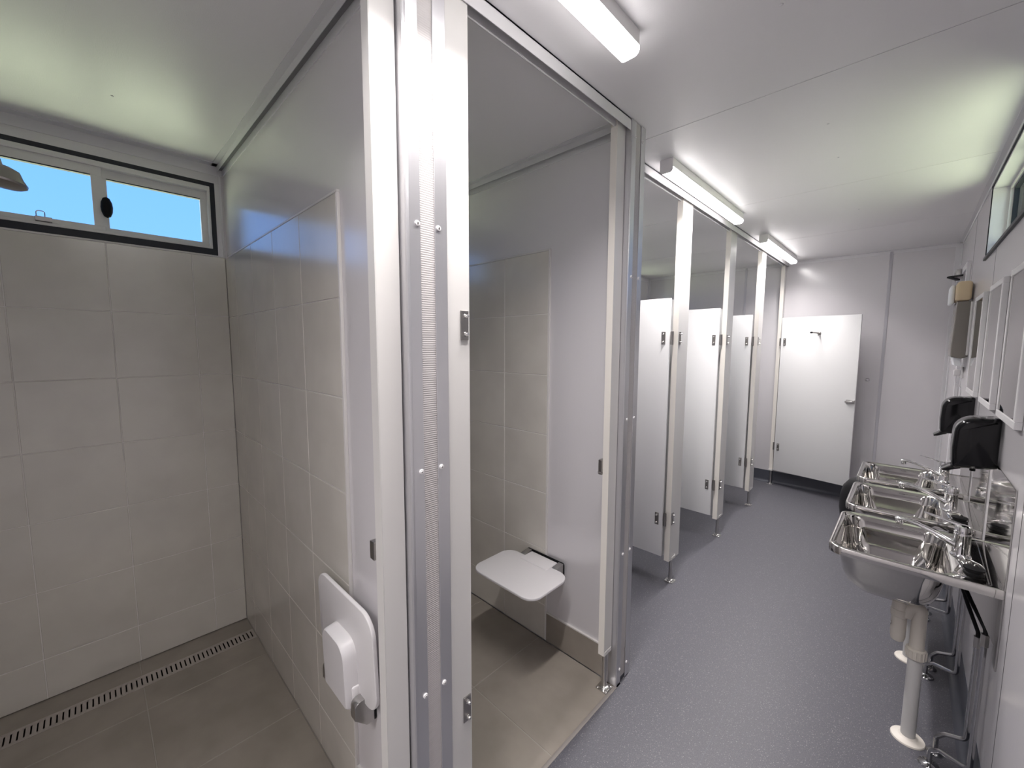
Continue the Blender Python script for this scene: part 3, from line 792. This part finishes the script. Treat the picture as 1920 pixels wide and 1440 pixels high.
# waste traps and pipes
def make_waste(lab, y):
    root = thing('waste_pipe', lab, 'pipe', (.006, y, 0), 0, 'basin waste pipes')
    xs, xp = .030, .084
    m2 = MB(); m2.lathe([(.019, .5705), (.026, .566), (.026, .545), (.0235, .543), (.0235, .505), (.026, .503), (.026, .478), (.0225, .474), (.0225, .395), (.019, .380), (.008, .372), (.001, .371)], (xs, 0, 0), 'z', 24); tr = m2.build('trap', 'pvc_nut', root)
    m2 = MB(); m2.lathe([(.001, .003), (.008, .002), (.008, 0)], (xs-.0225, -.006, .440), 'x', 12); m2.build('trap_plug', 'hinge', tr)
    m2 = MB(); m2.tube(fillet([(xs+.015, 0, .485), (xs+.030, 0, .52), (xp, 0, .53), (xp, 0, .34)], .024, 8), .0215, 20); m2.build('elbow', 'pvc_nut', root)
    m2 = MB(); m2.lathe([(.0235, .372), (.029, .368), (.029, .335), (.025, .331)], (xp, 0, 0), 'z', 24)
    for k in range(16):
        a = 2*PI*k/16; m2.tube([(xp+.0292*math.cos(a), .0292*math.sin(a), .337), (xp+.0292*math.cos(a), .0292*math.sin(a), .366)], .0018, 6)
    m2.build('coupling', 'pvc_nut', root)
    m2 = MB(); m2.cyl((xp, 0, .004), (xp, 0, .345), .0215, 24); m2.build('pipe', 'pvc', root)
    m2 = MB(); m2.lathe([(.0225, .016), (.026, .012), (.030, .010), (.048, .006), (.050, .002), (.050, .0003)], (xp, 0, 0), 'z', 36); m2.build('floor_flange', 'flange', root)
    return root
w0 = make_waste('pale plastic waste trap and pipe under the nearest basin', SY[0]-.013)
dup(w0, 'pale plastic waste trap and pipe under the middle basin', (.006, SY[1]-.013, 0))
dup(w0, 'pale plastic waste trap and pipe under the farthest basin', (.006, SY[2]-.013, 0))

# chrome supply pipes: hose from the tap, up-right at the wall, bent out to a floor rose
def make_supply(lab, y, dy, hot):
    root = thing('supply_pipe', lab, 'pipe', (0, y, 0), 0, 'chrome water supply pipes')
    xw = XR-.022
    m2 = MB()
    if hot: pts = [(xw, 0, .56), (xw, 0, .098), (.166, .050, .080), (.146, .064, .055), (.146, .064, .004)]
    else: pts = [(xw, 0, .48), (xw, 0, .108), (.182, .006, .090), (.163, .008, .065), (.163, .008, .004)]
    m2.tube(fillet(pts, .020), .0075, 12); m2.build('pipe', 'pipe', root)
    x, yy = pts[-1][0], pts[-1][1]
    m2 = MB(); rr = .030 if hot else .0235; m2.lathe([(.009, .013), (.013, .010), (rr*.9, .006), (rr, .002), (rr, .0003)], (x, yy, 0), 'z', 28); m2.build('floor_rose', 'pipe', root)
    m2 = MB(); m2.cyl((pts[0][0], 0, pts[0][2]-.02), (pts[0][0], 0, pts[0][2]+.02), .0105, 6); m2.build('nut', 'brushed', root)
    top = Vector(pts[0])
    m2 = MB(); m2.tube(fillet([(top.x, 0, top.z+.015), (top.x, 0, top.z+.035), (top.x-.030, dy*.5, .645 if hot else .60), (.168, dy, .715), (.168, dy, ZR-.012)], .03), .0058, 10); m2.build('hose', 'rubber', root)
    return root
a0 = make_supply('chrome supply pipe bent to the floor, front one below the nearest basin', 1.952, .148, True)
b0 = make_supply('chrome supply pipe bent to the floor, rear one below the nearest basin', 2.086, .034, False)
for k, nm in ((1, 'middle'), (2, 'farthest')):
    dup(a0, 'chrome supply pipe bent to the floor, front one below the %s basin' % nm, (0, 1.952+.56*k, 0))
    dup(b0, 'chrome supply pipe bent to the floor, rear one below the %s basin' % nm, (0, 2.086+.56*k, 0))

# soap dispensers
def make_soap(lab, y):
    root = thing('soap_dispenser', lab, 'soap dispenser', (XR, y, 1.055), 0, 'black soap dispensers')
    r = .058
    prof = [(-.0052, .010), (-.030, .003), (-.112, -.004), (-.118, .010), (-.121, .070), (-.119, .188-r)]
    prof += [(-.119+r*.95-r*.95*math.cos(a), .188-r+r*math.sin(a)) for a in [i/7*PI/2 for i in range(1, 8)]] + [(-.012, .191), (-.0052, .188)]
    m2 = MB(); m2.prism(prof, 'y', 0, .116, .016, 4); m2.build('body', 'black', root, smooth_angle=50)
    m2 = MB(); m2.prism([(-.092, -.002), (-.118, -.001), (-.140, -.019), (-.138, -.025), (-.124, -.022), (-.108, -.014), (-.092, -.008)], 'y', .026, .090, .003, 2); m2.build('push_lever', 'black', root)
    m2 = MB(); m2.cyl((-.060, .058, -.016), (-.060, .058, .006), .008, 14); m2.build('nozzle', 'rubber', root)
    return root
k0 = make_soap('glossy black soap dispenser nearer the viewer, above the nearest basin', 2.222)
dup(k0, 'glossy black soap dispenser farther back, above the middle basin', (XR, 3.075, 1.055))

# mirrors
def make_mirror(lab, y):
    root = thing('wall_mirror', lab, 'mirror', (XR, y, 1.252), 0, 'framed mirrors above the basins')
    wd, ht, fw, fd = .372, .520, .024, .018
    m2 = MB()
    def bar(y0, y1, z0, z1):
        m2.box(-fd, -.0005, y0, y1, z0, z1, .0015, 1)
    bar(0, wd, 0, fw); bar(0, wd, ht-fw, ht); bar(0, fw, fw, ht-fw); bar(wd-fw, wd, fw, ht-fw)
    m2.build('frame', 'frame', root)
    m2 = MB(); m2.box(-.0150, -.002, fw-.001, wd-fw+.001, fw-.001, ht-fw+.001); m2.build('glass', 'mirror', root)
    return root
m0 = make_mirror('white framed mirror nearest the viewer, cut by the photo edge', 1.925)
dup(m0, 'white framed mirror in the middle of the three', (XR, 2.475, 1.252))
dup(m0, 'white framed mirror farthest away, beside the paper towel dispenser', (XR, 3.075, 1.252))

# paper towel dispenser with spare packs on top
root = thing('towel_dispenser', 'smoky brown paper towel dispenser on the right wall beyond the mirrors', 'paper towel dispenser', (XR, 3.80, 1.44))
m2 = MB(); m2.prism([(-.001, 0), (-.030, -.012), (-.072, 0), (-.075, .05), (-.068, .345), (-.001, .345)], 'y', 0, .27, .006, 3); m2.build('cover', 'smoke', root)
m2 = MB(); m2.box(-.010, -.0005, -.004, .274, .010, .340, .002); m2.build('back_plate', 'white', root)
m2 = MB(); m2.prism([(-.030, -.004), (-.062, -.004), (-.052, -.055), (-.022, -.062), (-.020, -.050)], 'y', .03, .24, .002, 1); m2.build('paper', 'paper', root)
m2 = MB(); m2.lathe([(.008, 0), (.008, -.003), (.002, -.004)], (-.066, .135, .012), 'x', 12); m2.build('lock', 'bolt', root)
m2 = MB(); m2.box(-.075, -.008, 0, .255, 0, .120, .018, 3)
o = m2.build('towel_pack', 'kraft'); o.location = (XR, 3.795, 1.789)
tag(o, 'tan wrapped pack of paper towels standing on the towel dispenser', 'paper towels')
m2 = MB(); m2.box(-.098, -.076, .05, .255, -.012, .108, .010, 3)
o = m2.build('towel_pack', 'paper'); o.location = (XR, 3.85, 1.789)
tag(o, 'loose white paper towels beside the tan pack on the towel dispenser', 'paper towels')
# power outlet
root = thing('power_outlet', 'white power outlet with a plug below the towel dispenser', 'power outlet', (XR, 3.95, 1.335))
m2 = MB(); m2.box(-.012, -.0005, 0, .115, -.036, .036, .003); m2.build('plate', 'white', root)
m2 = MB(); m2.box(-.042, -.012, .030, .070, -.022, .018, .006); m2.build('plug', 'white', root)
m2 = MB(); m2.tube(fillet([(-.03, .05, -.020), (-.03, .05, -.060), (-.004, .05, -.10), (-.004, .05, -.9)], .03), .0032, 8); m2.build('cord', 'trim', root)
# entrance door at the end of the right wall with its closer
dr = thing('door_1', 'entrance door at the far end of the right wall', 'door', (XR, 4.25, 0)); dr['kind'] = 'structure'
m2 = MB(); m2.box(-.012, -.0005, 0, .86, .02, 2.04, .001, 1); m2.build('leaf', 'wall', dr)
m2 = MB(); m2.box(-.020, -.0005, -.045, -.002, .0, 2.085, .001, 1); m2.box(-.020, -.0005, .862, .905, .0, 2.085, .001, 1); m2.box(-.020, -.0005, -.002, .862, 2.042, 2.085, .001, 1)
m2.build('door_frame', 'trim', dr)
root = thing('door_closer', 'dark door closer above the paper towel dispenser', 'door closer', (XR, 4.42, 2.055))
m2 = MB(); m2.box(-.050, -.0205, .16, .40, -.030, .028, .004); m2.build('closer_body', 'brushed', root)
m2 = MB(); m2.prism([(-.022, .26), (-.040, .28), (-.100, .06), (-.092, .045), (-.022, -.02), (-.022, .0), (-.084, .055)], 'z', -.045, -.034); m2.build('closer_arm', 'rubber', root)

# black rubbish bin behind the basins
root = thing('rubbish_bin', 'black rubbish bin on the floor, peeking out left of the middle basin', 'bin', (-.185, 4.50, 0))
m2 = MB(); m2.lathe([(.150, .002), (.165, .02), (.178, .12), (.178, .22), (.160, .31), (.120, .37), (.060, .395), (.001, .40)], (0, 0, 0), 'z', 32); m2.build('bin_body', 'bag', root)
